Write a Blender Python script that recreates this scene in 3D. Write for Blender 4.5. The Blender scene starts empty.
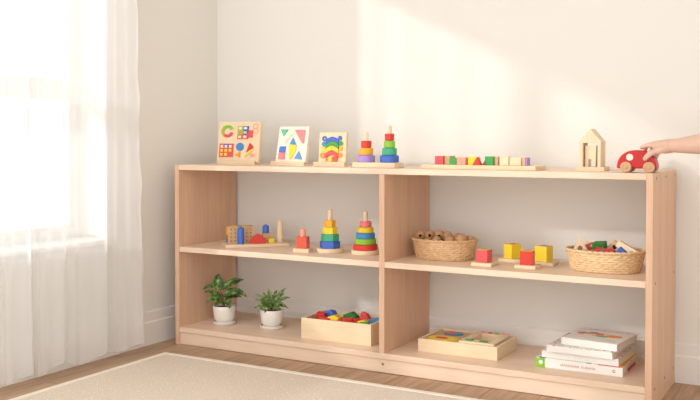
import bpy, bmesh, math, random
from mathutils import Vector, Matrix, Quaternion
random.seed(7)
C = bpy.context.scene.collection
R = math.radians
PI = math.pi

# ---------------------------------------------------------------- materials
def new_mat(name):
    m = bpy.data.materials.new(name); m.use_nodes = True
    nt = m.node_tree; b = nt.nodes['Principled BSDF']
    return m, nt, b

def srgb(r, g, b):
    f = lambda c: c/12.92 if c <= .04045 else ((c+.055)/1.055)**2.4
    return (f(r/255), f(g/255), f(b/255), 1)

def paint(name, rgb, rough=.42, var=.05, spec=.4):
    """painted or plain surface, with faint brushed variation"""
    m, nt, b = new_mat(name)
    tc = nt.nodes.new('ShaderNodeTexCoord'); no = nt.nodes.new('ShaderNodeTexNoise')
    no.inputs['Scale'].default_value = 60; no.inputs['Detail'].default_value = 3
    nt.links.new(tc.outputs['Object'], no.inputs['Vector'])
    mx = nt.nodes.new('ShaderNodeMix'); mx.data_type = 'RGBA'
    c = srgb(*rgb)
    mx.inputs['A'].default_value = tuple(min(1, v*(1+var)) for v in c[:3])+(1,)
    mx.inputs['B'].default_value = tuple(v*(1-var) for v in c[:3])+(1,)
    nt.links.new(no.outputs['Fac'], mx.inputs['Factor'])
    nt.links.new(mx.outputs['Result'], b.inputs['Base Color'])
    b.inputs['Roughness'].default_value = rough
    b.inputs['Specular IOR Level'].default_value = spec
    return m

def wood(name, light, dark, axis='X', scale=1.0, rough=.45, contrast=.5, loc=(0, 0, 0)):
    """straight grained wood, grain along axis"""
    m, nt, b = new_mat(name); N = nt.nodes; L = nt.links
    tc = N.new('ShaderNodeTexCoord'); mp = N.new('ShaderNodeMapping')
    along, across = 1.3*scale, 26*scale
    mp.inputs['Scale'].default_value = {'X': (along, across, across), 'Y': (across, along, across), 'Z': (across, across, along)}[axis]
    mp.inputs['Location'].default_value = loc
    L.new(tc.outputs['Object'], mp.inputs['Vector'])
    n1 = N.new('ShaderNodeTexNoise'); n1.inputs['Scale'].default_value = 1; n1.inputs['Detail'].default_value = 5; n1.inputs['Distortion'].default_value = .6
    n2 = N.new('ShaderNodeTexNoise'); n2.inputs['Scale'].default_value = 7; n2.inputs['Detail'].default_value = 4
    L.new(mp.outputs['Vector'], n1.inputs['Vector']); L.new(mp.outputs['Vector'], n2.inputs['Vector'])
    ad = N.new('ShaderNodeMath'); ad.operation = 'MULTIPLY_ADD'; ad.inputs[1].default_value = .45
    L.new(n2.outputs['Fac'], ad.inputs[0]); 
    h = N.new('ShaderNodeMath'); h.operation = 'MULTIPLY'; h.inputs[1].default_value = .55
    L.new(n1.outputs['Fac'], h.inputs[0]); L.new(h.outputs[0], ad.inputs[2])
    cr = N.new('ShaderNodeValToRGB')
    cr.color_ramp.elements[0].position = .5-.18/contrast*.5; cr.color_ramp.elements[1].position = .5+.18/contrast*.5
    cr.color_ramp.elements[0].color = srgb(*dark); cr.color_ramp.elements[1].color = srgb(*light)
    L.new(ad.outputs[0], cr.inputs['Fac']); L.new(cr.outputs['Color'], b.inputs['Base Color'])
    bp = N.new('ShaderNodeBump'); bp.inputs['Strength'].default_value = .05; bp.inputs['Distance'].default_value = .002
    L.new(ad.outputs[0], bp.inputs['Height']); L.new(bp.outputs['Normal'], b.inputs['Normal'])
    b.inputs['Roughness'].default_value = rough; b.inputs['Specular IOR Level'].default_value = .35
    return m

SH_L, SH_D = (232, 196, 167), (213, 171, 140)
M = {}
for a in 'XYZ':
    M['shelf'+a] = wood('birch grain '+a, SH_L, SH_D, a, 1.0) if a == 'Z' else wood('lit birch grain '+a, (240, 216, 193), (228, 198, 171), a, 1.0)  # boards get a paler copy of the upright birch, their light painted in
    M['pine'+a] = wood('pale pine grain '+a, (241, 219, 186), (230, 202, 165), a, 2.2)
    M['beech'+a] = wood('beech grain '+a, (220, 182, 140), (202, 160, 116), a, 2.6)
M['red'] = paint('red paint', (214, 62, 52)); M['carred'] = paint('car red paint', (196, 26, 26), .35)
M['orange'] = paint('orange paint', (240, 150, 40)); M['coral'] = paint('coral paint', (220, 92, 70))
M['yellow'] = paint('yellow paint', (242, 212, 56)); M['green'] = paint('green paint', (66, 160, 74))
M['dgreen'] = paint('deep green paint', (34, 120, 44)); M['lime'] = paint('lime paint', (140, 195, 60))
M['teal'] = paint('teal paint', (66, 170, 130)); M['blue'] = paint('blue paint', (68, 108, 198))
M['sky'] = paint('sky blue paint', (72, 140, 200)); M['purple'] = paint('lilac paint', (170, 140, 205))
M['pink'] = paint('pink paint', (236, 128, 128)); M['salmon'] = paint('salmon paint', (240, 160, 140))
M['rosy'] = paint('rose red paint', (222, 88, 90)); M['amber'] = paint('amber paint', (240, 175, 50))
M['olive'] = paint('olive paint', (176, 178, 70)); M['white'] = paint('white gloss paint', (238, 236, 230), .5, .02)
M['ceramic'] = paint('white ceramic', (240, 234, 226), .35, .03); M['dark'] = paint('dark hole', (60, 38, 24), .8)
M['soil'] = paint('potting soil', (62, 44, 32), .95, .4); M['metal'], _n, _b = new_mat('brushed steel')
_b.inputs['Metallic'].default_value = 1; _b.inputs['Roughness'].default_value = .38; _b.inputs['Base Color'].default_value = (.32, .32, .33, 1)
M['cream'] = paint('cream paint', (240, 228, 205)); M['brown'] = paint('brown ink', (150, 96, 66)); M['page'] = paint('paper pages', (240, 235, 226), .8, .04)
M['cover'] = paint('white card cover', (240, 236, 230), .4, .02); M['text'] = paint('russet ink', (196, 128, 108), .5)
M['maple'] = wood('pale maple', (245, 233, 216), (237, 220, 198), 'Z', 2)
M['tan'] = wood('tan block', (226, 190, 150), (206, 166, 122), 'X', 3)

def wall_mat(name, rgb):
    m, nt, b = new_mat(name); N = nt.nodes; L = nt.links
    tc = N.new('ShaderNodeTexCoord'); n = N.new('ShaderNodeTexNoise'); n.inputs['Scale'].default_value = 180; n.inputs['Detail'].default_value = 4
    L.new(tc.outputs['Object'], n.inputs['Vector'])
    bp = N.new('ShaderNodeBump'); bp.inputs['Strength'].default_value = .06; bp.inputs['Distance'].default_value = .001
    L.new(n.outputs['Fac'], bp.inputs['Height']); L.new(bp.outputs['Normal'], b.inputs['Normal'])
    b.inputs['Base Color'].default_value = srgb(*rgb); b.inputs['Roughness'].default_value = .85; b.inputs['Specular IOR Level'].default_value = .2
    return m
M['wall'] = wall_mat('warm white wall paint', (235, 231.5, 225))
M['trim'] = wall_mat('white trim paint', (238, 234, 229))

def floor_mat():
    m, nt, b = new_mat('oak floor boards'); N = nt.nodes; L = nt.links
    tc = N.new('ShaderNodeTexCoord')
    mp = N.new('ShaderNodeMapping'); mp.inputs['Rotation'].default_value = (0, 0, PI/2)
    L.new(tc.outputs['Object'], mp.inputs['Vector'])
    br = N.new('ShaderNodeTexBrick'); br.inputs['Scale'].default_value = 1; br.inputs['Brick Width'].default_value = 1.1; br.inputs['Row Height'].default_value = .14
    br.inputs['Mortar Size'].default_value = .0012; br.inputs['Mortar Smooth'].default_value = .3
    br.inputs['Color1'].default_value = srgb(190, 158, 130); br.inputs['Color2'].default_value = srgb(181, 148, 120); br.inputs['Mortar'].default_value = srgb(120, 92, 70)
    L.new(mp.outputs['Vector'], br.inputs['Vector'])
    m2 = N.new('ShaderNodeMapping'); m2.inputs['Scale'].default_value = (30, 2, 1); L.new(tc.outputs['Object'], m2.inputs['Vector'])
    n = N.new('ShaderNodeTexNoise'); n.inputs['Scale'].default_value = 2; n.inputs['Detail'].default_value = 8; n.inputs['Distortion'].default_value = 1.2
    L.new(m2.outputs['Vector'], n.inputs['Vector'])
    cr = N.new('ShaderNodeValToRGB'); cr.color_ramp.elements[0].position = .3; cr.color_ramp.elements[1].position = .7
    cr.color_ramp.elements[0].color = (.72, .70, .68, 1); cr.color_ramp.elements[1].color = (1.12, 1.12, 1.12, 1)
    L.new(n.outputs['Fac'], cr.inputs['Fac'])
    mx = N.new('ShaderNodeMix'); mx.data_type = 'RGBA'; mx.blend_type = 'MULTIPLY'; mx.inputs['Factor'].default_value = 1
    L.new(br.outputs['Color'], mx.inputs['A']); L.new(cr.outputs['Color'], mx.inputs['B']); L.new(mx.outputs['Result'], b.inputs['Base Color'])
    bp = N.new('ShaderNodeBump'); bp.inputs['Strength'].default_value = .12; bp.inputs['Distance'].default_value = .002
    L.new(n.outputs['Fac'], bp.inputs['Height']); L.new(bp.outputs['Normal'], b.inputs['Normal'])
    b.inputs['Roughness'].default_value = .55
    return m
M['floor'] = floor_mat()

def rug_mat():
    m, nt, b = new_mat('woven beige rug'); N = nt.nodes; L = nt.links
    tc = N.new('ShaderNodeTexCoord')
    mp = N.new('ShaderNodeMapping'); mp.inputs['Scale'].default_value = (1, 1, 0); mp.inputs['Rotation'].default_value = (0, 0, R(45))
    L.new(tc.outputs['Object'], mp.inputs['Vector'])
    mu = N.new('ShaderNodeTexVoronoi'); mu.inputs['Scale'].default_value = 145; mu.inputs['Randomness'].default_value = .45
    L.new(mp.outputs['Vector'], mu.inputs['Vector'])
    n = N.new('ShaderNodeTexNoise'); n.inputs['Scale'].default_value = 9; n.inputs['Detail'].default_value = 3; L.new(tc.outputs['Object'], n.inputs['Vector'])
    cr = N.new('ShaderNodeValToRGB'); cr.color_ramp.elements[0].position = .7; cr.color_ramp.elements[1].position = .25
    cr.color_ramp.elements[0].color = srgb(224, 209, 192); cr.color_ramp.elements[1].color = srgb(249, 243, 234)
    L.new(mu.outputs[0], cr.inputs['Fac']); L.new(cr.outputs['Color'], b.inputs['Base Color'])
    bp = N.new('ShaderNodeBump'); bp.invert = True; bp.inputs['Strength'].default_value = .5; bp.inputs['Distance'].default_value = .002
    L.new(mu.outputs[0], bp.inputs['Height']); L.new(bp.outputs['Normal'], b.inputs['Normal'])
    b.inputs['Roughness'].default_value = .95; b.inputs['Specular IOR Level'].default_value = .1
    return m
M['rug'] = rug_mat(); M['rugedge'] = paint('cotton rug edge', (240, 230, 214), .95, .04, .1)

def curtain_mat():
    m, nt, b = new_mat('sheer white voile'); N = nt.nodes; L = nt.links
    N.remove(b); out = N['Material Output']
    d = N.new('ShaderNodeBsdfDiffuse'); d.inputs['Color'].default_value = (.95, .955, .96, 1)
    t = N.new('ShaderNodeBsdfTranslucent'); t.inputs['Color'].default_value = (.95, .955, .96, 1)
    m1 = N.new('ShaderNodeMixShader'); m1.inputs['Fac'].default_value = .42; L.new(d.outputs[0], m1.inputs[1]); L.new(t.outputs[0], m1.inputs[2])
    tr = N.new('ShaderNodeBsdfTransparent')
    lw = N.new('ShaderNodeLayerWeight'); lw.inputs['Blend'].default_value = .35
    mr = N.new('ShaderNodeMapRange'); mr.inputs['To Min'].default_value = .46; mr.inputs['To Max'].default_value = .95
    L.new(lw.outputs['Facing'], mr.inputs['Value'])
    m2 = N.new('ShaderNodeMixShader'); L.new(mr.outputs[0], m2.inputs['Fac']); L.new(tr.outputs[0], m2.inputs[1]); L.new(m1.outputs[0], m2.inputs[2])
    L.new(m2.outputs[0], out.inputs['Surface'])
    return m
M['curtain'] = curtain_mat()

def glass_mat():
    m, nt, b = new_mat('window glass'); N = nt.nodes; L = nt.links
    N.remove(b); out = N['Material Output']
    tr = N.new('ShaderNodeBsdfTransparent'); gl = N.new('ShaderNodeBsdfGlossy'); gl.inputs['Roughness'].default_value = .02
    mx = N.new('ShaderNodeMixShader'); mx.inputs['Fac'].default_value = .06
    L.new(tr.outputs[0], mx.inputs[1]); L.new(gl.outputs[0], mx.inputs[2]); L.new(mx.outputs[0], out.inputs['Surface'])
    return m
M['glass'] = glass_mat()

def basket_mat(name, light, dark):
    m, nt, b = new_mat(name); N = nt.nodes; L = nt.links
    tc = N.new('ShaderNodeTexCoord'); n = N.new('ShaderNodeTexNoise'); n.inputs['Scale'].default_value = 90; n.inputs['Detail'].default_value = 2
    L.new(tc.outputs['Object'], n.inputs['Vector'])
    cr = N.new('ShaderNodeValToRGB'); cr.color_ramp.elements[0].position = .3; cr.color_ramp.elements[1].position = .7
    cr.color_ramp.elements[0].color = srgb(*dark); cr.color_ramp.elements[1].color = srgb(*light)
    L.new(n.outputs['Fac'], cr.inputs['Fac']); L.new(cr.outputs['Color'], b.inputs['Base Color']); b.inputs['Roughness'].default_value = .6
    return m
M['wicker'] = basket_mat('honey wicker', (228, 192, 148), (203, 162, 118)); M['wicker2'] = basket_mat('pale wicker', (236, 206, 162), (214, 178, 132))

def leaf_mat(name, c1, c2, c3, sc):
    m, nt, b = new_mat(name); N = nt.nodes; L = nt.links
    tc = N.new('ShaderNodeTexCoord'); n = N.new('ShaderNodeTexNoise'); n.inputs['Scale'].default_value = sc; n.inputs['Detail'].default_value = 3
    L.new(tc.outputs['Object'], n.inputs['Vector'])
    cr = N.new('ShaderNodeValToRGB'); e = cr.color_ramp.elements
    e[0].position = .35; e[0].color = srgb(*c1); e[1].position = .7; e[1].color = srgb(*c3)
    k = e.new(.53); k.color = srgb(*c2)
    L.new(n.outputs['Fac'], cr.inputs['Fac']); L.new(cr.outputs['Color'], b.inputs['Base Color']); b.inputs['Roughness'].default_value = .45
    return m
M['leaf'] = leaf_mat('variegated leaf', (42, 76, 32), (78, 114, 46), (168, 188, 104), 80)
M['fern'] = leaf_mat('sage striped leaf', (70, 100, 48), (112, 140, 72), (182, 198, 130), 120)
M['stem'] = paint('reddish stem', (150, 96, 66))

def fleck_mat(name, cols, sc=55, base=(240, 236, 228), amt=.5):
    """printed cover with scattered pastel shapes"""
    m, nt, b = new_mat(name); N = nt.nodes; L = nt.links
    tc = N.new('ShaderNodeTexCoord'); v = N.new('ShaderNodeTexVoronoi'); v.inputs['Scale'].default_value = sc
    L.new(tc.outputs['Object'], v.inputs['Vector'])
    sp = N.new('ShaderNodeSeparateColor'); L.new(v.outputs['Color'], sp.inputs['Color'])
    cr = N.new('ShaderNodeValToRGB'); cr.color_ramp.interpolation = 'CONSTANT'; e = cr.color_ramp.elements
    while len(e) > 1: e.remove(e[-1])
    e[0].position = 0; e[0].color = srgb(*base)
    for i, c in enumerate(cols):
        k = e.new(1-amt+amt*i/len(cols)); k.color = srgb(*c)
    L.new(sp.outputs[0], cr.inputs['Fac'])
    lt = N.new('ShaderNodeMath'); lt.operation = 'LESS_THAN'; lt.inputs[1].default_value = .42; L.new(v.outputs['Distance'], lt.inputs[0])
    mx = N.new('ShaderNodeMix'); mx.data_type = 'RGBA'; mx.inputs['A'].default_value = srgb(*base)
    L.new(lt.outputs[0], mx.inputs['Factor']); L.new(cr.outputs['Color'], mx.inputs['B']); L.new(mx.outputs['Result'], b.inputs['Base Color'])
    b.inputs['Roughness'].default_value = .4
    return m
M['fleckA'] = fleck_mat('bright printed cover', [(206, 80, 70), (60, 150, 140), (240, 190, 90), (240, 150, 60)], 38, amt=.7)
M['fleckB'] = fleck_mat('pastel printed cover', [(150, 195, 180), (240, 190, 150), (225, 130, 120), (170, 200, 140)], 90, amt=.5)

def skin_mat():
    m, nt, b = new_mat('skin'); N = nt.nodes; L = nt.links
    tc = N.new('ShaderNodeTexCoord'); n = N.new('ShaderNodeTexNoise'); n.inputs['Scale'].default_value = 35; n.inputs['Detail'].default_value = 3
    L.new(tc.outputs['Object'], n.inputs['Vector'])
    mx = N.new('ShaderNodeMix'); mx.data_type = 'RGBA'; mx.inputs['A'].default_value = srgb(228, 194, 174); mx.inputs['B'].default_value = srgb(222, 180, 158)
    L.new(n.outputs['Fac'], mx.inputs['Factor']); L.new(mx.outputs['Result'], b.inputs['Base Color'])
    b.inputs['Roughness'].default_value = .5
    b.inputs['Subsurface Weight'].default_value = .15; b.inputs['Subsurface Radius'].default_value = (.01, .004, .002); b.inputs['Subsurface Scale'].default_value = .5
    return m
M['skin'] = skin_mat(); M['nail'] = paint('fingernail', (240, 200, 182), .3)

# ---------------------------------------------------------------- geometry helpers
def box(bm, x0, x1, y0, y1, z0, z1):
    v = [bm.verts.new((x, y, z)) for z in (z0, z1) for x, y in ((x0, y0), (x1, y0), (x1, y1), (x0, y1))]
    for f in ((3, 2, 1, 0), (4, 5, 6, 7), (0, 1, 5, 4), (1, 2, 6, 5), (2, 3, 7, 6), (3, 0, 4, 7)):
        bm.faces.new([v[i] for i in f])
    return bm

def B(*a): return box(bmesh.new(), *a)

def lathe(bm, prof, c=(0, 0, 0), seg=40, sx=1, sy=1, rot=0):
    """profile of (radius, z); ends with radius 0 close to a point"""
    rings = []
    for r, z in prof:
        if r < 1e-6: rings.append([bm.verts.new((c[0], c[1], c[2]+z))])
        else: rings.append([bm.verts.new((c[0]+r*sx*math.cos(2*PI*i/seg+rot), c[1]+r*sy*math.sin(2*PI*i/seg+rot), c[2]+z)) for i in range(seg)])
    for a, b in zip(rings, rings[1:]):
        for i in range(seg):
            j = (i+1) % seg
            if len(a) == 1 and len(b) == 1: continue
            if len(a) == 1: bm.faces.new((a[0], b[j], b[i]))
            elif len(b) == 1: bm.faces.new((a[i], a[j], b[0]))
            else: bm.faces.new((a[i], a[j], b[j], b[i]))
    return bm

def cyl(r, z0, z1, c=(0, 0), seg=40, bev=.001, rot=0):
    return lathe(bmesh.new(), [(0, z0), (r-bev, z0), (r, z0+bev), (r, z1-bev), (r-bev, z1), (0, z1)], (c[0], c[1], 0), seg, rot=rot)

def ringbm(ri, ro, z0, z1, c=(0, 0), seg=48, bev=.0018):
    return lathe(bmesh.new(), [(ri, z0), (ro-bev, z0), (ro, z0+bev), (ro, z1-bev), (ro-bev, z1), (ri, z1), (ri, z0)], (c[0], c[1], 0), seg)

def dome(r, z0, z1, c=(0, 0), seg=32, cap=.6):
    h = r*cap; pr = [(0, z0), (r, z0)]
    for k in range(0, 7):
        a = k/6*PI/2; pr.append((r*math.cos(a) if k < 6 else 0, z1-h+h*math.sin(a)))
    return lathe(bmesh.new(), pr, (c[0], c[1], 0), seg)

def prism(bm, poly, y0, y1):
    """polygon in x,z extruded along y"""
    a = [bm.verts.new((x, y0, z)) for x, z in poly]; b = [bm.verts.new((x, y1, z)) for x, z in poly]
    n = len(poly)
    bm.faces.new(a); bm.faces.new(list(reversed(b)))
    for i in range(n): bm.faces.new((a[i], b[i], b[(i+1) % n], a[(i+1) % n]))
    return bm

def fill_prism(outer, holes, y0, y1):
    """polygon with holes in x,z extruded along y"""
    bm = bmesh.new(); edges = []
    for lp in [outer]+holes:
        vs = [bm.verts.new((x, y0, z)) for x, z in lp]
        edges += [bm.edges.new((vs[i], vs[(i+1) % len(vs)])) for i in range(len(vs))]
    bmesh.ops.triangle_fill(bm, use_beauty=True, use_dissolve=False, edges=edges)
    r = bmesh.ops.extrude_face_region(bm, geom=bm.faces[:])
    bmesh.ops.translate(bm, vec=(0, y1-y0, 0), verts=[g for g in r['geom'] if isinstance(g, bmesh.types.BMVert)])
    return bm

def circ(cx, cz, r, n=24, a0=0, a1=2*PI, rz=None):
    full = abs(a1-a0-2*PI) < 1e-6
    return [(cx+r*math.cos(a0+(a1-a0)*i/(n if full else n-1)), cz+(rz or r)*math.sin(a0+(a1-a0)*i/(n if full else n-1))) for i in range(n)]

def obj(name, bm, m, parent=None, bevel=0, smooth=False, seg=2, sharp=35):
    bmesh.ops.recalc_face_normals(bm, faces=bm.faces[:])
    me = bpy.data.meshes.new(name); bm.to_mesh(me); bm.free()
    me.materials.append(m)
    if smooth:
        for p in me.polygons: p.use_smooth = True
        try: me.set_sharp_from_angle(angle=R(sharp))
        except Exception: pass
    o = bpy.data.objects.new(name, me); C.objects.link(o)
    if parent: o.parent = parent
    if bevel:
        b = o.modifiers.new('Bevel', 'BEVEL'); b.width = bevel; b.segments = seg; b.limit_method = 'ANGLE'; b.angle_limit = R(40)
    return o

def struct(name, bm, m, **k):
    o = obj(name, bm, m, **k); o['kind'] = 'structure'; return o

def tag(o, label, cat, group=None):
    o['label'] = label; o['category'] = cat
    if group: o['group'] = group
    return o

def thing(name, label, cat, loc=(0, 0, 0), rot=(0, 0, 0), group=None):
    o = bpy.data.objects.new(name, None); C.objects.link(o); o.empty_display_size = .02
    o.location = loc; o.rotation_euler = rot if isinstance(rot, tuple) else (0, 0, rot)
    return tag(o, label, cat, group)

def lab(o, s): o['label'] = s; return o

def solo(name, bm, m, label, cat, loc, rot=(0, 0, 0), group=None, **k):
    o = obj(name, bm, m, **k); o.location = loc; o.rotation_euler = rot if isinstance(rot, tuple) else (0, 0, rot)
    return tag(o, label, cat, group)

def dup(o, parent=None):
    c = o.copy(); C.objects.link(c)
    if parent: c.parent = parent
    for ch in list(o.children): dup(ch, c)
    return c

# ---------------------------------------------------------------- the room
XW, YW = -.0758, .3305                 # left wall face, back wall face
FX, FY, HZ = 3.2, -2.55, 2.0           # extent of the room
WY0, WY1, WZ0, WZ1, DP = -1.62, -.24, .372, 1.585, .16   # window opening and reveal depth
struct('floor', B(XW-.01, FX, FY, YW+.01, -.04, 0), M['floor'])
struct('wall_back', B(XW-.2, FX, YW, YW+.12, -.04, HZ), M['wall'])
struct('ceiling', B(XW-.2, FX, FY, YW+.12, HZ, HZ+.05), M['wall'])
struct('wall_right', B(FX, FX+.1, FY, YW+.12, -.04, HZ), M['wall'])
bm = bmesh.new()
box(bm, XW-DP, XW, FY, WY0, -.04, HZ); box(bm, XW-DP, XW, WY1, YW, -.04, HZ)
box(bm, XW-DP, XW, WY0, WY1, -.04, WZ0-.014); box(bm, XW-DP, XW, WY0, WY1, WZ1, HZ)
struct('wall_left', bm, M['wall'])

def skirting(length):
    prof = [(0, 0), (.0125, 0), (.0125, .074), (.0085, .079), (.0085, .108), (.005, .112), (0, .112)]
    bm = bmesh.new()
    a = [bm.verts.new((0, -y, z)) for y, z in prof]; b = [bm.verts.new((length, -y, z)) for y, z in prof]
    bm.faces.new(a); bm.faces.new(list(reversed(b)))
    for i in range(len(prof)): bm.faces.new((a[i], b[i], b[(i+1) % len(prof)], a[(i+1) % len(prof)]))
    return bm
o = struct('baseboard_back', skirting(FX-XW), M['trim']); o.location = (XW, YW, 0)
o = struct('baseboard_left', skirting(YW-FY-.013), M['trim']); o.location = (XW, FY, 0); o.rotation_euler = (0, 0, PI/2)

# window: frame with transom and mullion, panes, and the sill board
fx0, fx1 = XW-DP+.0, XW-DP+.045
win = thing('window_1', '', ''); del win['label']; del win['category']; win['kind'] = 'structure'
bm = bmesh.new(); fw = .042
box(bm, fx0, fx1, WY0, WY1, WZ0, WZ0+fw); box(bm, fx0, fx1, WY0, WY1, WZ1-fw, WZ1)
ys = [(WY0, WY0+fw), (WY1-fw, WY1), ((WY0+WY1)/2-.03, (WY0+WY1)/2+.03)]
for a, b_ in ys: box(bm, fx0, fx1, a, b_, WZ0+fw, WZ1-fw)
for a, b_ in ((WY0+fw, (WY0+WY1)/2-.03), ((WY0+WY1)/2+.03, WY1-fw)): box(bm, fx0, fx1, a, b_, .806, .874)
obj('window_frame', bm, M['white'], win, bevel=.002)
for a, b_ in ((WY0+fw, (WY0+WY1)/2-.03), ((WY0+WY1)/2+.03, WY1-fw)):
    for z0, z1 in ((WZ0+fw, .806), (.874, WZ1-fw)):
        obj('window_pane', B(fx0+.018, fx0+.022, a, b_, z0, z1), M['glass'], win)
obj('window_sill', B(fx1, XW+.018, WY0-.0, WY1+.0, WZ0-.014, WZ0), M['white'], win, bevel=.002)

# sheer curtain on a rod
def curtain():
    bm = bmesh.new(); ny, nz = 420, 46
    y1, y0 = -.180, -1.75; grid = []
    for i in range(ny+1):
        t = i/ny; row = []
        for k in range(nz+1):
            z = .027+(1.712-.027)*k/nz; h = 1-k/nz
            y = y1+(y0-y1)*t
            s = (y1-y)/.139
            ph = 2*PI*s + .5*math.sin(s*1.9+.4)+.25*math.sin(h*2.2+s)
            amp = (.011+.011*h*h)*(.75+.35*math.sin(s*2.3+1.1))
            x = -.014+amp*(math.sin(ph)+.5*math.sin(2*ph)+.3*math.sin(3*ph))+.004*math.sin(s*7.3)*h
            x = max(x, -.053+.0*h) if z > .3 else x; yy = y+amp*.55*math.cos(ph+.6)+(.004*math.sin(z*26)+.003*math.sin(z*47+1))*max(0, 1-t*60)+.012*h*h*max(0, 1-t*14)
            zz = z+(.012*math.sin(ph+1)+.005*math.sin(s*3.7))*h**10
            row.append(bm.verts.new((x, yy, zz)))
        grid.append(row)
    for i in range(ny):
        for k in range(nz): bm.faces.new((grid[i][k], grid[i+1][k], grid[i+1][k+1], grid[i][k+1]))
    return bm
solo('curtain', curtain(), M['curtain'], 'sheer white full length curtain hanging in folds over the window', 'curtain', (0, 0, 0), smooth=True, sharp=180)
rod = thing('curtain_rod', 'slim white rod above the window carrying the sheer curtain', 'curtain rod', (-.016, -.95, 1.724))
bm = lathe(bmesh.new(), [(0, -.86), (.009, -.86), (.009, .86), (0, .86)], seg=20)
bmesh.ops.rotate(bm, cent=(0, 0, 0), matrix=Matrix.Rotation(PI/2, 3, 'X'), verts=bm.verts); obj('rod', bm, M['white'], rod, smooth=True)
for y in (-.8, .83): obj('bracket', B(XW+.016, -.006, y-.006, y+.006, -.005, .005), M['white'], rod)

# rug
rug = thing('area_rug', 'beige basket weave rug with a cream edge on the wooden floor', 'rug', (.068, -.13, 0))
obj('rug_field', B(.022, 2.3, -2.0, -.022, .0005, .0065), M['rug'], rug)
bm = bmesh.new()
box(bm, 0, 2.322, -.022, 0, 0, .008); box(bm, 0, .022, -2.022, -.022, 0, .008); box(bm, 2.3, 2.322, -2.022, -.022, 0, .008); box(bm, 0.022, 2.3, -2.022, -2.0, 0, .008)
lab(obj('rug_border', bm, M['rugedge'], rug, bevel=.003), 'plain cream border band')

# ---------------------------------------------------------------- display shelf
L_, D_, H_, T_ = 1.5439, .3175, .6, .0172
XD, ZM, ZB = .7689, .3271, .059
sh = thing('display_shelf', 'long low birch open shelf unit with two bays standing against the wall', 'shelf')
bv = .0012
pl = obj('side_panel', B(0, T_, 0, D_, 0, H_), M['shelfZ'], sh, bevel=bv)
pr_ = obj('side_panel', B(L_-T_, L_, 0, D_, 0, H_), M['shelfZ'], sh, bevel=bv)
for y, z in ((.040, .586), (.163, .586), (.289, .587), (.037, .318), (.286, .317), (.034, .049), (.165, .049), (.288, .049)):
    bm = lathe(bmesh.new(), [(0, 0), (.0022, 0), (.0026, .0002), (.0046, .0006), (.005, .0001), (0, .0001)], seg=20)
    bm = lathe(bmesh.new(), [(0, -.0006), (.0042, -.0006), (.0042, .0004), (.0034, .0009), (.0018, .0009), (.0015, .0003), (0, .0003)], seg=20)
    bmesh.ops.rotate(bm, cent=(0, 0, 0), matrix=Matrix.Rotation(PI/2, 3, 'Y'), verts=bm.verts); bmesh.ops.translate(bm, vec=(L_, y, z), verts=bm.verts)
    lab(obj('screw', bm, M['metal'], pr_, smooth=True), 'small dark steel screw head')
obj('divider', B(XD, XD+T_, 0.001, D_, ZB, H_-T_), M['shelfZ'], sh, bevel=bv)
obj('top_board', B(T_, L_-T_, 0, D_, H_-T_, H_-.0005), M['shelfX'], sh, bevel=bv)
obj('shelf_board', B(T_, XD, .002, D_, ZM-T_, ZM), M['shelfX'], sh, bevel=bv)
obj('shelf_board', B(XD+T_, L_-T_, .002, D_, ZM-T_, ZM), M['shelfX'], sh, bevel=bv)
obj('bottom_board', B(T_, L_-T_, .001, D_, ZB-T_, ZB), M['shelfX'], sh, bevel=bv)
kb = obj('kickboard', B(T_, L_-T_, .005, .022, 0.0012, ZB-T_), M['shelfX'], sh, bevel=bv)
bm = lathe(bmesh.new(), [(0, -.0006), (.0042, -.0006), (.0042, .0004), (.0034, .0009), (.0018, .0009), (.0015, .0003), (0, .0003)], seg=20)
bmesh.ops.rotate(bm, cent=(0, 0, 0), matrix=Matrix.Rotation(PI/2, 3, 'X'), verts=bm.verts); bmesh.ops.translate(bm, vec=(.78, .005, .0265), verts=bm.verts)
lab(obj('screw', bm, M['metal'], kb, smooth=True), 'small dark steel screw head')

# ---------------------------------------------------------------- puzzle boards on the top board
TZ = H_-.0005
def stand(x0, x1, y0, y1, label):
    o = thing('puzzle_stand', label, 'stand', ((x0+x1)/2, y0, TZ), group='wooden stands under the puzzle boards')
    w = (x1-x0)/2
    obj('base', B(-w, w, 0, y1-y0, 0, .006), M['pineX'], o, bevel=.001)
    obj('front_ledge', B(-w, w, 0, .008, .006, .0135), M['pineX'], o, bevel=.001)
def board(x0, y0, w, h, th, tilt, label, group='puzzle boards along the left of the top board'):
    # empty at the rear lower edge, board leans back about it
    o = thing('shape_puzzle_board', label, 'puzzle', (x0, y0+th, TZ+.0062), (-R(tilt), 0, 0), group)
    obj('board', B(0, w, -th, 0, 0, h), M['pineZ'], o, bevel=.0018)
    o['th'] = th; del o['th']
    return o
def piece(o, name, poly, m, th, raise_=.003, y=0, label=None):
    bm = prism(bmesh.new(), poly, -th-raise_-y, -th+.0003-y)
    p = obj(name, bm, M[m], o, bevel=.0006)
    if label: lab(p, label)
    return p
def arcseg(cx, cz, r0, r1, a0, a1, n=14, k=.85):
    return circ(cx, cz, r1, n, a0, a1, r1*k)+list(reversed(circ(cx, cz, r0, n, a0, a1, r0*k)))
def rect(x0, x1, z0, z1): return [(x0, z0), (x1, z0), (x1, z1), (x0, z1)]

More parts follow.
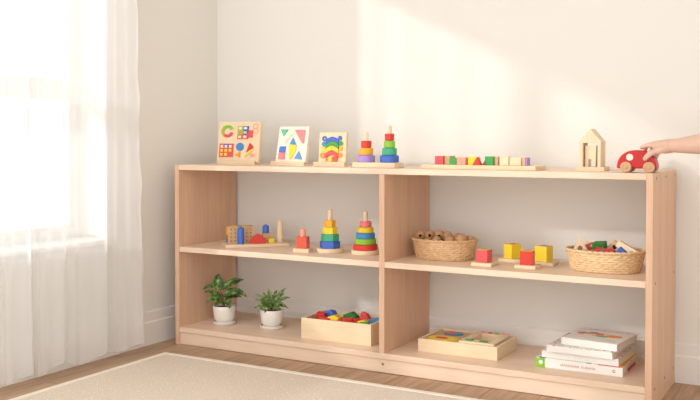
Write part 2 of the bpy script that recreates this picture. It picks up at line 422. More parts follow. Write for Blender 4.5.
stand(.110, .262, .088, .125, 'wooden ledge stand under the square multi-shape puzzle board')
th = .013; s = 1815
a = board(.097, .100, .172, .137, th, 7, 'square pale wooden puzzle board with ring, grids, disc and triangles')
q = lambda x, y: ((x-42)/s, (334-y)/2060)
c0 = q(112, 118)
for a0, a1, m in ((20, 140, 'lime'), (140, 235, 'olive'), (235, 345, 'rosy')):
    piece(a, 'ring_segment', arcseg(c0[0], c0[1], .0135, .025, R(a0), R(a1)), m, th, label={'lime': 'lime green segment of the ring', 'olive': 'olive yellow segment of the ring', 'rosy': 'red segment of the ring'}[m])
x0, z0 = q(190, 172); 
for m, (u0, u1, w0, w1), l in (('olive', (0, .022, .014, .043), 'yellow green left half of the grid'), ('blue', (.022, .044, .014, .043), 'blue right half of the grid'), ('coral', (0, .044, 0, .014), 'coral foot of the grid')):
    piece(a, 'grid_tile', rect(x0+u0, x0+u1, z0+w0, z0+w1), m, th, label=l)
for i, j in ((0, 0), (1, 0), (0, 2), (1, 2), (1, 1)):
    piece(a, 'small_square', rect(x0+.005+i*.021, x0+.017+i*.021, z0+.003+j*.0145, z0+.011+j*.0145), 'cream' if j != 1 else 'yellow', th, .0045)
piece(a, 'red_tile', rect(*[q(264, 0)[0], q(302, 0)[0]], q(0, 163)[1], q(0, 113)[1]), 'rosy', th)
for cx, cy in ((318, 84), (320, 117)):
    u, w = q(cx, cy)
    bm = fill_prism(circ(u, w, .0108, rz=.0092), [circ(u, w, .0085, rz=.007)], -th-.0015, -th+.0003); lab(obj('outline_ring', bm, M['salmon'], a), 'thin pink outlined ring')
u, w = q(60, 298)
bm = fill_prism(rect(u, u+.058, w, w+.0455), [], -th-.003, -th+.0003); lab(obj('grid_frame', bm, M['rosy'], a, bevel=.001), 'red square grid frame')
lab(piece(a, 'blue_inset', rect(u+.02, u+.038, w+.032, w+.045), 'blue', th, .0036), 'blue tile at the top of the grid')
for i in range(3):
    for j in range(3):
        if (i, j) == (2, 0): continue
        piece(a, 'small_square', rect(u+.006+i*.0175, u+.0165+i*.0175, w+.0045+j*.0135, w+.0135+j*.0135), 'cream' if j == 2 else 'yellow', th, .0045)
u, w = q(214, 226); piece(a, 'disc', circ(u, w, .0158, rz=.0135), 'sky', th, label='round blue disc')
piece(a, 'triangle', [q(180, 282), q(219, 300), q(218, 256)], 'orange', th, label='small orange triangle')
piece(a, 'triangle', [q(262, 264), q(316, 229), q(285, 198)], 'red', th, label='red triangle')
piece(a, 'parallelogram', [q(252, 298), q(312, 250), q(310, 236), q(254, 282)], 'yellow', th, label='slim yellow parallelogram')
u, w = q(308, 284); piece(a, 'oval', circ(u, w, .0095, rz=.006), 'salmon', th, .002, label='pale peach oval')

stand(.313, .441, .108, .160, 'wooden ledge stand under the tilted triangle and square puzzle')
b2 = board(.322, .120, .116, .121, th, 13, 'tilted pale puzzle board of separate coloured triangles, squares and a hexagon')
def qb(x, y):
    t = (335-y)/272; xl = 55+30*t; return ((x-xl)/232*.116, t*.121)
for nm, pts, m, l in (('triangle', [(97, 86), (120, 141), (159, 86)], 'teal', 'green triangle'), ('parallelogram', [(160, 90), (118, 148), (132, 190), (190, 118)], 'cream', 'pale yellow parallelogram'),
                 ('trapezoid', [(208, 90), (262, 190), (276, 190), (288, 91)], 'pink', 'pink red trapezoid'), ('triangle', [(194, 147), (168, 196), (218, 200)], 'sky', 'blue triangle atop the hexagon'),
                 ('hexagon', [(165, 201), (163, 308), (176, 308), (214, 252), (221, 204)], 'yellow', 'yellow cut hexagon'), ('square', [(92, 214), (84, 258), (134, 260), (139, 214)], 'blue', 'blue square'),
                 ('square', [(84, 260), (80, 308), (128, 312), (134, 262)], 'pink', 'pink red square'), ('triangle', [(240, 247), (205, 304), (265, 311)], 'sky', 'blue triangle by the right edge')):
    piece(b2, nm, [qb(*p) for p in pts], m, th, label=l)

stand(.476, .590, .108, .142, 'wooden ledge stand under the rainbow arch puzzle board')
th = .012
b2.children[0].data.materials[0] = M['maple']
c = board(.488, .119, .100, .100, th, 5, 'small upright puzzle board with a rainbow of stacked arches')
qc = lambda x, y: ((x-72)/268*.100, (345-y)/303*.100)
for k, (m, l) in enumerate((('blue', 'blue arch band'), ('green', 'green arch band'), ('yellow', 'yellow arch band'), ('rosy', 'red arch band'))):
    t0, t1 = 83+44*k, 83+44*(k+1)-1.5
    up = [qc(207+63*v, t0+30*abs(v)**1.5) for v in [-1+i/8 for i in range(17)]]
    dn = [qc(207+63*v, t1+30*abs(v)**1.5) for v in [-1+i/8 for i in range(17)]]
    piece(c, 'arch_band', up+list(reversed(dn)), m, th, .005, label=l)
piece(c, 'centre_groove', [qc(206, 255), qc(209, 255), qc(209, 88), qc(206, 88)], 'brown', th, .0052)
for (x, y, r, m, l) in ((127, 102, 22, 'blue', 'blue ring'), (124, 155, 20, 'sky', 'sky blue disc'), (278, 95, 18, 'blue', 'blue disc'), (288, 147, 20, 'green', 'green disc'), (115, 263, 24, 'orange', 'orange disc')):
    u, w = qc(x, y); rr = r/268*.1
    bm = fill_prism(circ(u, w, rr), [circ(u, w, rr*.5)] if l in ('blue ring', 'orange disc') else [], -th-.003, -th+.0003); lab(obj('side_disc', bm, M[m], c), l)
for (x0, x1, y0, y1, m, l) in ((102, 140, 222, 182, 'yellow', 'yellow tile'), (274, 306, 218, 180, 'amber', 'amber tile'), (270, 306, 280, 242, 'orange', 'orange tile')):
    u0, w0 = qc(x0, y0); u1, w1 = qc(x1, y1); piece(c, 'side_tile', rect(u0, u1, w0, w1), m, th, label=l)
for (x0, x1, y0, y1, m, l) in ((147, 172, 315, 280, 'pink', 'pink foot tile'), (174, 210, 325, 272, 'yellow', 'yellow foot tile'), (218, 262, 318, 272, 'coral', 'red foot tile')):
    u0, w0 = qc(x0, y0); u1, w1 = qc(x1, y1); piece(c, 'foot_tile', rect(u0, u1, w0, w1), m, th, .0045, label=l)

# ---------------------------------------------------------------- two-peg stacking toy
t = thing('twin_stacking_toy', 'two short towers of coloured rings on one rectangular base, on the top board', 'stacking toy', (.645, .06, TZ))
obj('base', B(0, .145, 0, .062, 0, .0155), M['pineX'], t, bevel=.0015)
for cx, zt, rings in ((.0325, .107, ((.0268, 'purple', 'lilac ring'), (.0212, 'amber', 'yellow ring'), (.0160, 'red', 'red ring'))), (.1120, .127, ((.0288, 'blue', 'blue ring'), (.0225, 'teal', 'teal green ring'), (.0170, 'lime', 'lime green ring'), (.0142, 'red', 'red ring')))):
    obj('peg', dome(.0066, .0155, zt, (cx, .031)), M['pineZ'], t, smooth=True)
    z = .0156
    for r, m, l in rings:
        lab(obj('ring', ringbm(.0068, r, z, z+.0215, (cx, .031)), M[m], t, smooth=True), l); z += .0218

# ---------------------------------------------------------------- long tray of blocks on the top board
tr = thing('long_block_tray', 'long narrow pine tray carrying a row of small blocks on the top board', 'tray', (.881, .05, TZ))
obj('tray_base', B(0, .343, 0, .095, 0, .0125), M['pineX'], tr, bevel=.0015)
gz = TZ+.0126; grp = 'small blocks in a row on the long tray'
def blk(x0, x1, y0, y1, h, m, label, name='toy_block', z=gz):
    return solo(name, B(-(x1-x0)/2, (x1-x0)/2, -(y1-y0)/2, (y1-y0)/2, 0, h), M[m], label, 'block', ((x0+x1)/2, (y0+y1)/2, z), bevel=.0012, group=grp)
blk(.916, .9425, .068, .094, .0245, 'rosy', 'red cube at the left end of the long tray')
blk(.943, .961, .075, .115, .0245, 'beechZ', 'natural wood block right behind the leftmost red cube on the long tray')
blk(.962, .984, .066, .088, .0195, 'green', 'low green block second from left on the long tray')
blk(.985, 1.0125, .066, .092, .0215, 'salmon', 'salmon pink block between the low green and yellow blocks')
blk(1.017, 1.046, .072, .098, .0225, 'yellow', 'yellow cube behind the small red triangle on the long tray')
solo('triangle_block', prism(bmesh.new(), [(-.0125, 0), (.0125, 0), (.001, .023)], -.009, .009), M['red'], 'small red triangular block in the middle of the long tray', 'block', (1.0515, .060, gz), bevel=.0008, group=grp)
solo('triangle_block', prism(bmesh.new(), [(-.006, 0), (.006, 0), (.003, .016)], -.008, .008), M['coral'], 'tiny coral wedge just left of the tall green cube', 'block', (1.061, .095, gz), bevel=.0006, group=grp)
blk(1.070, 1.0955, .068, .092, .0245, 'green', 'taller green cube near the middle of the long tray')
blk(1.096, 1.1065, .074, .098, .0245, 'beechZ', 'slim natural block against the taller green cube')
blk(1.1135, 1.140, .068, .092, .0245, 'pineZ', 'plain pale wooden cube right of the slim natural block on the long tray')
blk(1.1425, 1.176, .068, .096, .0225, 'pineX', 'wide pale wooden block near the right end of the long tray')
blk(1.1765, 1.187, .072, .096, .0225, 'beechZ', 'narrow golden wood block beside the lilac one on the long tray')
blk(1.1875, 1.193, .072, .096, .0225, 'purple', 'narrow lilac block at the right end of the long tray')

# ---------------------------------------------------------------- wooden house toy
h = thing('wooden_house_toy', 'natural wooden open house with pointed roof on a small base', 'toy house', (1.3545, .115, TZ))
w, d = .0285, .052
obj('base', B(-.037, .040, -.008, d+.006, 0, .011), M['pineX'], h, bevel=.001)
obj('house_frame', fill_prism([(-w, .011), (-w+.0085, .011), (-w+.0085, .0755), (w-.0085, .0755), (w-.0085, .011), (w, .011), (w, .080), (0, .1145), (-w, .080)], [], 0, d), M['pineZ'], h, bevel=.001)
obj('inner_arch', fill_prism([(-.0165, .011), (-.0075, .011), (-.0075, .0315), (.0085, .0315), (.0085, .011), (.0115, .011), (.0135, .068), (-.0165, .068)], [], .012, .040), M['pineZ'], h, bevel=.0008)

# ---------------------------------------------------------------- red car
car = thing('toy_car', 'red rounded wooden toy car with natural wheels held by the hand', 'toy car', (1.4925, .062, TZ))
def sup(a, n=2.25): 
    c_, s_ = math.cos(a), math.sin(a)
    return (math.copysign(abs(c_)**(2/n), c_)*.050, .0105+abs(s_)**(2/n)*.0475)
poly = [sup(PI*i/40) for i in range(41)]
obj('car_body', prism(bmesh.new(), poly, -.019, .019), M['carred'], car, bevel=.003, seg=3)
lab(obj('car_window', prism(bmesh.new(), circ(-.0165, .0395, .0088), -.0195, -.0187), M['cream'], car), 'round cream window')
for sx in (-.0246, .0330):
    for sy in (-1, 1):
        y0, y1 = (-.030, -.0195) if sy < 0 else (.0195, .030)
        bm = lathe(bmesh.new(), [(0, -.0052), (.0118, -.0052), (.0140, -.0035), (.0140, .0035), (.0118, .0052), (.0085, .0052), (.0075, .0035), (.0045, .0035), (.004, .0065), (0, .007)], seg=40)
        bmesh.ops.rotate(bm, cent=(0, 0, 0), matrix=Matrix.Rotation(PI/2 if sy < 0 else -PI/2, 3, 'X'), verts=bm.verts)
        bmesh.ops.translate(bm, vec=(sx, (y0+y1)/2, .0141), verts=bm.verts)
        lab(obj('wheel', bm, M['beechX'], car, smooth=True, sharp=25), 'natural beech wheel')

# ---------------------------------------------------------------- the child's arm and hand
def limb(bm, pts, seg=18, flat=1.0):
    """chain of spheres and cones along pts [(x,y,z,r)]"""
    for i, p in enumerate(pts):
        bmesh.ops.create_uvsphere(bm, u_segments=seg, v_segments=12, radius=p[3], matrix=Matrix.Translation(p[:3]))
    for a_, b_ in zip(pts, pts[1:]):
        A, Bv = Vector(a_[:3]), Vector(b_[:3]); d_ = Bv-A
        if d_.length < 1e-6: continue
        mt = Matrix.Translation((A+Bv)/2) @ d_.to_track_quat('Z', 'Y').to_matrix().to_4x4()
        bmesh.ops.create_cone(bm, cap_ends=True, segments=seg, radius1=a_[3], radius2=b_[3], depth=d_.length, matrix=mt)
ARM = dict(
    arm=[(1.568, .066, .6700, .0165), (1.590, .066, .6690, .0180), (1.620, .064, .6715, .0225), (1.650, .062, .6740, .0268), (1.690, .060, .6780, .0285), (1.740, .056, .6840, .0290), (1.775, .052, .690, .0280), (1.815, -.004, .722, .0300), (1.855, -.060, .760, .0330)],
    thumb=[(1.563, .056, .662, .0115), (1.548, .043, .658, .0100), (1.5335, .0355, .6530, .0074), (1.5225, .0330, .6430, .0068), (1.5165, .0340, .6360, .0061)],
    index=[(1.562, .058, .671, .0125), (1.538, .055, .6690, .0098), (1.5235, .0575, .6705, .0070), (1.5110, .0595, .6680, .0062), (1.5025, .0610, .6645, .0056)],
    middle=[(1.562, .066, .674, .0115), (1.535, .067, .6730, .0085), (1.518, .073, .6710, .0060), (1.508, .083, .6650, .0055), (1.5055, .0885, .6560, .0050)],
    ring=[(1.562, .073, .671, .011), (1.539, .078, .6700, .0082), (1.525, .086, .6655, .0058), (1.5205, .0895, .6540, .0052), (1.5205, .0885, .6460, .0048)],
    little=[(1.565, .078, .666, .0105), (1.547, .086, .6630, .0078), (1.5385, .0905, .6530, .0062), (1.5345, .0910, .6430, .0056), (1.5315, .0890, .6350, .0050)],
    heel=[(1.571, .075, .661, .0118), (1.556, .080, .659, .0110)],
    web=[(1.556, .050, .664, .0095), (1.540, .050, .663, .0085)])
bm = bmesh.new()
for ch in ARM.values(): limb(bm, ch)
person = obj('person', bm, M['skin'])
tag(person, "young child's bare arm reaching in from the right, hand gripping the red toy car", 'person')
rm = person.modifiers.new('Remesh', 'REMESH'); rm.mode = 'VOXEL'; rm.voxel_size = .0011; rm.use_smooth_shade = True
sm = person.modifiers.new('Smooth', 'SMOOTH'); sm.factor = .5; sm.iterations = 7
dg = bpy.context.evaluated_depsgraph_get()
me = bpy.data.meshes.new_from_object(person.evaluated_get(dg)); person.modifiers.clear(); person.data = me
for p in me.polygons: p.use_smooth = True
if not me.materials: me.materials.append(M['skin'])
bm = bmesh.new(); bmesh.ops.create_uvsphere(bm, u_segments=16, v_segments=10, radius=1, matrix=Matrix.Translation((1.5165, .0283, .6372)) @ Matrix.Rotation(R(32), 4, 'Y') @ Matrix.Diagonal((.0026, .0009, .0034, 1)))
obj('thumbnail', bm, M['nail'], person, smooth=True, sharp=180)

# ---------------------------------------------------------------- left bay, middle board
ZS = ZM+.0001
ang = R(44.5)
ps_loc = Vector((.181, .040, ZS))
def loc42(u, v, z): return (ps_loc.x+u*math.cos(ang)-v*math.sin(ang), ps_loc.y+u*math.sin(ang)+v*math.cos(ang), ZS+z)
t = thing('shape_tray', 'flat pine tray set at an angle holding pegs and shape blocks in the left bay', 'tray', tuple(ps_loc), ang)
obj('tray_base', B(0, .211, 0, .098, 0, .0105), M['pineX'], t, bevel=.0012)
g2 = 'pegs and shape blocks on the angled tray'
Z1 = .0106
# perforated box
pb = thing('perforated_box', 'hollow wooden box with rows of small square holes and coloured beads on top', 'box', loc42(.014, .040, Z1), ang+R(5), g2)
W_, Dp, Hh = .086, .044, .056
holes = []
for i in range(6):
    for j in range(4):
        cx, cz = .0095+i*.0134, .008+j*.0128
        holes.append(rect(cx-.0019, cx+.0019, cz-.0022, cz+.0022))
obj('front_panel', fill_prism(rect(0, W_, 0, Hh), holes, 0, .004), M['beechZ'], pb)
bm = bmesh.new(); box(bm, 0, .004, .004, Dp, 0, Hh); box(bm, W_-.004, W_, .004, Dp, 0, Hh); box(bm, .004, W_-.004, Dp-.004, Dp, 0, Hh); box(bm, .004, W_-.004, .004, Dp-.004, 0, .004)
obj('box_walls', bm, M['beechZ'], pb)
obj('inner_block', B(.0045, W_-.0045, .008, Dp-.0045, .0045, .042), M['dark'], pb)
for i, (u, v, m, l) in enumerate(((.014, .016, 'amber', 'amber bead'), (.026, .026, 'yellow', 'yellow bead'), (.038, .018, 'blue', 'blue bead'), (.050, .028, 'olive', 'olive bead'), (.062, .017, 'yellow', 'yellow bead at the right'), (.072, .030, 'lime', 'lime bead'))):
    bm = bmesh.new(); bmesh.ops.create_uvsphere(bm, u_segments=16, v_segments=10, radius=.0075, matrix=Matrix.Translation((u, v, .0495))); lab(obj('bead', bm, M[m], pb, smooth=True, sharp=180), l)
for z0, z1, m, l in ((.002, .012, 'blue', 'blue tile on the box side'), (.012, .021, 'green', 'green tile on the box side'), (.021, .028, 'rosy', 'red tile on the box side'), (.028, .053, 'amber', 'yellow tile on the box side')):
    lab(obj('side_tile', B(-.0016, 0, .008, .030, z0, z1), M[m], pb), l)
def s42(name, bm, m, label, cat, u, v, z, **k): return solo(name, bm, M[m], label, cat, loc42(u, v, z), ang, g2, **k)
def pegf(r, hh): return lathe(bmesh.new(), [(0, 0), (r, 0), (r, hh-.0075), (r*.86, hh-.004), (r*.45, hh-.002), (r*.3, hh-.0005), (0, hh)], seg=32)
s42('peg_block', pegf(.0112, .057), 'blue', 'tall blue peg with domed top in front of the perforated box', 'peg', .052, .018, Z1, smooth=True)
poly = [(-.0265, 0), (.0265, 0), (.0265, .010), (.0225, .0165), (.013, .0255), (.005, .0310), (0, .0325), (-.005, .0310), (-.013, .0255), (-.0225, .0165), (-.0265, .010)]
s42('arch_block', prism(bmesh.new(), poly, -.008, .008), 'red', 'red arched block standing at the front of the angled tray', 'block', .110, .019, Z1, bevel=.001)
s42('support_block', B(-.017, .017, -.012, .012, 0, .0300), 'beechX', 'natural wood block under the short blue peg', 'block', .149, .060, Z1, bevel=.001)
s42('peg_block', pegf(.0108, .029), 'blue', 'short blue peg sitting on a natural wood block', 'peg', .143, .060, Z1+.0301, smooth=True)
s42('yellow_block', B(-.0098, .0098, -.0085, .0085, 0, .0150), 'yellow', 'small yellow cube right of the red arched block', 'block', .156, .030, Z1, bevel=.001)
s42('column_block', lathe(bmesh.new(), [(0, 0), (.0112, 0), (.0106, .0670), (.0085, .071), (.003, .074), (0, .0745)], seg=32), 'pineZ', 'tall natural wood peg at the right of the angled tray', 'peg', .190, .052, Z1, smooth=True)

# red cube peg toy
t = thing('cube_peg_toy', 'single red cube with an orange peg on a square base, on the left middle shelf', 'stacking toy', (.4525, .084, ZS), R(14))
obj('base', B(-.026, .026, -.022, .022, 0, .0125), M['pineX'], t, bevel=.001)
lab(obj('cube', B(-.0175, .0175, -.0165, .0165, .0126, .0495), M['coral'], t, bevel=.0015), 'red cube')
lab(obj('peg', dome(.0095, .0496, .0755, (0, 0), cap=.8), M['salmon'], t, smooth=True), 'orange peg')

# hexagon stacking tower
t = thing('hexagon_stacking_tower', 'stacking tower with hexagonal blue, green, yellow and orange pieces', 'stacking toy', (.527, .127, ZS), R(12))
obj('base', cyl(.0430, 0, .013, seg=64, bev=.0018), M['pineX'], t, smooth=True)
z = .0131
for r, m, l in ((.0328, 'blue', 'blue hexagon'), (.0290, 'teal', 'green hexagon'), (.0242, 'yellow', 'yellow hexagon'), (.0180, 'amber', 'orange hexagon')):
    lab(obj('hexagon', cyl(r, z, z+.0220, seg=6, rot=R(8), bev=.0012), M[m], t), l); z += .0222
obj('peg', dome(.0076, z, .1365), M['pineZ'], t, smooth=True)

# round stacking tower
t = thing('ring_stacking_tower', 'stacking tower with round red, green, blue, yellow and pink rings beside the divider', 'stacking toy', (.6475, .141, ZS))
obj('base', cyl(.0445, 0, .013, seg=64, bev=.0018), M['pineX'], t, smooth=True)
z = .0131
for r, m, l in ((.0385, 'red', 'red ring'), (.0335, 'lime', 'green ring'), (.0295, 'sky', 'blue ring'), (.0250, 'yellow', 'yellow ring'), (.0190, 'pink', 'pink ring')):
    lab(obj('ring', ringbm(.0077, r, z, z+.0176, seg=56), M[m], t, smooth=True), l); z += .0178
obj('peg', dome(.0075, .013, .134), M['pineZ'], t, smooth=True)

# ---------------------------------------------------------------- baskets
def basket(name, label, loc, at, bt, ab, bb, hgt, mat, rows, stakes):
    o = thing(name, label, 'basket', loc, group='woven baskets on the right middle shelf')
    seg = stakes*8; nz = rows*5; bm = bmesh.new()
    def rad(t): return ab+(at-ab)*(t**.75), bb+(bt-bb)*(t**.75)
    outer, inner = [], []
    for k in range(nz+1):
        t = k/nz; a_, b_ = rad(t); row = min(rows-1, int(t*rows)); fr = t*rows-row
        prof = math.sin(PI*min(1, max(0, fr)))**.6
        ro, ri = [], []
        for i in range(seg):
            th_ = 2*PI*i/seg
            w_ = math.cos(stakes*th_+PI*(row % 2))
            e = .0019*prof+.0015*w_*prof
            ro.append(bm.verts.new(((a_+e)*math.cos(th_), (b_+e)*math.sin(th_), t*hgt)))
            e = -.0035-.0012*prof+.0015*w_*prof
            ri.append(bm.verts.new(((a_+e)*math.cos(th_), (b_+e)*math.sin(th_), max(.003, t*hgt))))
        outer.append(ro); inner.append(ri)
    for k in range(nz):
        for i in range(seg):
            j = (i+1) % seg
            bm.faces.new((outer[k][i], outer[k][j], outer[k+1][j], outer[k+1][i])); bm.faces.new((inner[k][j], inner[k][i], inner[k+1][i], inner[k+1][j]))
    for i in range(seg):
        j = (i+1) % seg; bm.faces.new((outer[nz][i], outer[nz][j], inner[nz][j], inner[nz][i]))
    bm.faces.new(list(reversed(outer[0]))); bm.faces.new(inner[0])
    obj('woven_body', bm, mat, o, smooth=True, sharp=180)
    # rim: rolled and twisted
    bm = bmesh.new(); S2, rr = 240, .0036; rg = []
    for i in range(S2):
        th_ = 2*PI*i/S2; tw = 22*th_
        cx, cy = (at+.0005)*math.cos(th_), (bt+.0005)*math.sin(th_); n = Vector((math.cos(th_)/at, math.sin(th_)/bt, 0)).normalized()
        rg.append([bm.verts.new(Vector((cx, cy, hgt+.001))+n*math.cos(f)*(rr+.0008*math.cos(2*f+tw*2))*1.25+Vector((0, 0, math.sin(f)*(rr+.0008*math.cos(2*f+tw*2))))) for f in [2*PI*j/12 for j in range(12)]])
    for i in range(S2):
        for j in range(12): bm.faces.new((rg[i][j], rg[(i+1) % S2][j], rg[(i+1) % S2][(j+1) % 12], rg[i][(j+1) % 12]))
    obj('rim', bm, mat, o, smooth=True, sharp=180)
    return o
basket('ball_basket', 'oval honey coloured wicker basket filled with wooden balls', (.906, .163, ZS), .0975, .076, .0850, .062, .0570, M['wicker'], 10, 25)
def ball(r):
    # sphere with a drilled hole
    a0 = .30; pr = [(r*math.sin(a0)*.98, -r*math.cos(a0)*.55)]
    n = 14
    pr = [(0, -r*.1), (r*.30, -r*.1)]
    for k in range(n+1):
        a_ = a0+(PI-.0-a0)*k/n; pr.append((r*math.sin(a_) if k < n else 0, -r*math.cos(a_)))
    return lathe(bmesh.new(), pr, seg=28)
bb = [(.820, .180, .386, .0142, 'leftmost of the wooden balls in the left basket, its hole facing out', (R(-98), 0, R(22))),
      (.848, .186, .388, .0138, 'second wooden ball from the left in the back row of the left basket', (R(-97), 0, R(26))),
      (.878, .190, .391, .0145, 'highest wooden ball, third from the left in the left basket', (R(-80), 0, R(25))),
      (.905, .190, .388, .0142, 'wooden ball fourth from the left in the back row of the basket', (R(160), 0, 0)),
      (.940, .198, .384, .0138, 'wooden ball half hidden at the back of the left basket', (R(160), 0, R(20))),
      (.934, .140, .380, .0140, 'front wooden ball just above the rim at the middle of the left basket', (R(150), R(20), 0)),
      (.967, .150, .384, .0160, 'large front wooden ball at the right half of the left basket', (R(170), 0, 0)),
      (.984, .182, .381, .0125, 'small wooden ball at the right end of the left basket', (R(170), R(20), 0)),
      (.893, .138, .377, .0135, 'low front wooden ball barely showing over the left basket rim', (R(150), 0, 0)),
      (.861, .142, .370, .0135, 'low wooden ball near the front left of the left basket', (R(150), R(30), 0)),
      (.960, .206, .378, .0130, 'rearmost wooden ball at the back right of the left basket', (R(120), R(30), 0))]
M['ball'] = wood('bead wood', (208, 164, 122), (186, 140, 98), 'Z', 3)
for x, y, z, r, l, rt in bb:
    r *= 1.12; z += .003; x -= .002
    o = solo('wooden_ball', ball(r), M['ball'], l, 'ball', (x, y, z), rt, 'wooden balls in the basket', smooth=True, sharp=40)
    hb = bmesh.new(); bmesh.ops.create_circle(hb, cap_ends=True, segments=20, radius=r*.295, matrix=Matrix.Translation((0, 0, -r*.12)))
    lab(obj('drilled_hole', lathe(bmesh.new(), [(0, -r*.14), (r*.29, -r*.14), (r*.29, -r*.11), (0, -r*.11)], seg=20), M['dark'], o), 'dark drilled hole'); hb.free()
for i, (x, y) in enumerate(((.850, .165), (.880, .160), (.910, .165), (.942, .168), (.970, .165), (.900, .190))):
    solo('wooden_ball', ball(.0145), M['ball'], 'wooden ball buried low inside the left basket', 'ball', (x, y, .3455+.0), (R(160), 0, i), 'wooden balls in the basket', smooth=True, sharp=40)

basket('block_basket', 'wide oval pale wicker basket heaped with mixed wooden blocks', (1.3895, .146, ZS), .1040, .078, .0890, .064, .0555, M['wicker2'], 9, 27)
g3 = 'blocks in the right basket'
def solo3(name, bm, m, label, loc, rot, **k): return solo(name, bm, M[m], label, 'block', (loc[0]+.003, loc[1], loc[2]+.002), rot, g3, **k)
def tri_hole(s, d):
    hgt = s*.9
    return fill_prism([(-s/2, -hgt*.4), (s/2, -hgt*.4), (0, hgt*.6)], [circ(0, -hgt*.05, s*.13, 20)], -d/2, d/2)
solo3('triangle_block', tri_hole(.052, .024), 'pineX', 'pale triangular block with a round hole at the left of the basket', (1.3185, .140, .3850), (R(-6), R(-4), R(22)), bevel=.001)
solo3('red_block', B(-.016, .016, -.012, .012, -.009, .009), 'coral', 'dull red block behind the pale triangular one in the basket', (1.336, .170, .385), (0, R(-25), R(10)), bevel=.001)
o = solo3('square_ring_block', fill_prism(rect(-.021, .021, -.019, .019), [rect(-.0105, .0105, -.009, .009)], -.009, .009), 'pineX', 'yellowish hollow square block lying flat at the back of the basket', (1.352, .178, .3895), (R(74), R(8), R(-5)), bevel=.001)
solo3('green_block', B(-.0165, .0165, -.014, .014, -.0160, .0160), 'dgreen', 'deep green block in the middle of the right basket', (1.372, .147, .3865), (R(8), R(-5), R(-4)), bevel=.0015)
solo3('red_block', B(-.026, .026, -.012, .012, -.0065, .0065), 'red', 'bright red bar lying along the front rim of the right basket', (1.3950, .1055, .3820), (R(10), R(3), R(0)), bevel=.001)
solo3('blue_wedge', prism(bmesh.new(), [(-.010, -.006), (.010, -.006), (0, .006)], -.008, .008), 'sky', 'tiny light blue wedge in front of the bright red bar', (1.3950, .0900, .3825), (0, 0, 0), bevel=.0006)
o = solo3('diamond_block', fill_prism([(-.022, 0), (0, -.020), (.022, 0), (0, .020)], [circ(0, 0, .006, 20)], -.010, .010), 'beechX', 'tan diamond block with a dark hole at the back of the right basket', (1.4090, .165, .388), (R(-8), R(-6), R(0)), bevel=.001)
lab(obj('dark_hole', prism(bmesh.new(), circ(0, 0, .0058, 20), -.006, .009), M['dark'], o), 'dark round hole')
o = solo3('long_block', B(-.032, .032, -.012, .012, -.0095, .0095), 'pineX', 'long pale block leaning toward the right end of the basket', (1.4470, .150, .386), (R(-14), R(24), R(-20)), bevel=.001)
solo3('blue_triangle', prism(bmesh.new(), [(-.023, -.008), (.023, -.008), (-.004, .014)], -.007, .007), 'blue', 'blue triangular block in front of the long leaning block', (1.4400, .1080, .3830), (R(5), 0, R(0)), bevel=.001)
solo3('brown_block', B(-.012, .012, -.010, .010, -.008, .008), 'beechZ', 'brown block tucked at the right end of the basket', (1.4650, .163, .378), (0, R(20), R(25)), bevel=.001)
solo3('brown_block', B(-.014, .014, -.010, .010, -.008, .008), 'beechZ', 'brown block low between the triangular and green blocks', (1.3510, .118, .373), (0, R(8), R(15)), bevel=.001)
for i, (x, y) in enumerate(((1.325, .148), (1.355, .130), (1.357, .166), (1.392, .128), (1.395, .166), (1.430, .134), (1.432, .166), (1.457, .150))):
    solo('toy_block', B(-.0145, .0145, -.0145, .0145, 0, .034), M['beechX'], 'plain wooden block buried under the mixed blocks in the basket', 'block', (x, y, ZS+.0035), R(i*17 % 12), g3, bevel=.001)

# ---------------------------------------------------------------- four cubes on square plinths
def cube_toy(x, y, bw, bd, s, hh, rot, m, top, label):
    o = thing('cube_on_plinth', label, 'toy cube', (x, y, ZS), group='painted cubes on square plinths')
    obj('plinth', B(-bw/2, bw/2, -bd/2, bd/2, 0, .0095), M['pineX'], o, bevel=.001)
    cb = obj('cube', B(-s/2, s/2, -s/2, s/2, 0, hh), M[m], o, bevel=.0012); cb.location = (-.002, .001, .0096); cb.rotation_euler = (0, 0, R(rot))
    mt, mc = top
    lab(obj('top_panel', B(-s*.46, s*.46, -s*.46, s*.46, hh, hh+.0006), M[mt], cb), mt+' painted top')
    lab(obj('top_spot', lathe(bmesh.new(), [(0, hh+.0006), (s*.27, hh+.0006), (s*.27, hh+.0012), (0, hh+.0012)], seg=24), M[mc], cb), 'round spot on the top')
cube_toy(1.0665, .079, .060, .056, .0345, .0355, -3, 'rosy', ('yellow', 'olive'), 'leftmost red cube on a square plinth, beside the ball basket')
cube_toy(1.1080, .199, .070, .056, .0365, .0410, -31, 'yellow', ('amber', 'coral'), 'yellow cube with a red top spot, turned on its plinth behind the red cubes')
cube_toy(1.1900, .091, .060, .056, .0360, .0385, 9, 'red', ('yellow', 'olive'), 'red cube standing further right and in front of the two yellow cubes')
cube_toy(1.2080, .182, .070, .060, .0380, .0430, -12, 'yellow', ('amber', 'blue'), 'yellow cube with a blue top spot, closest to the block basket')

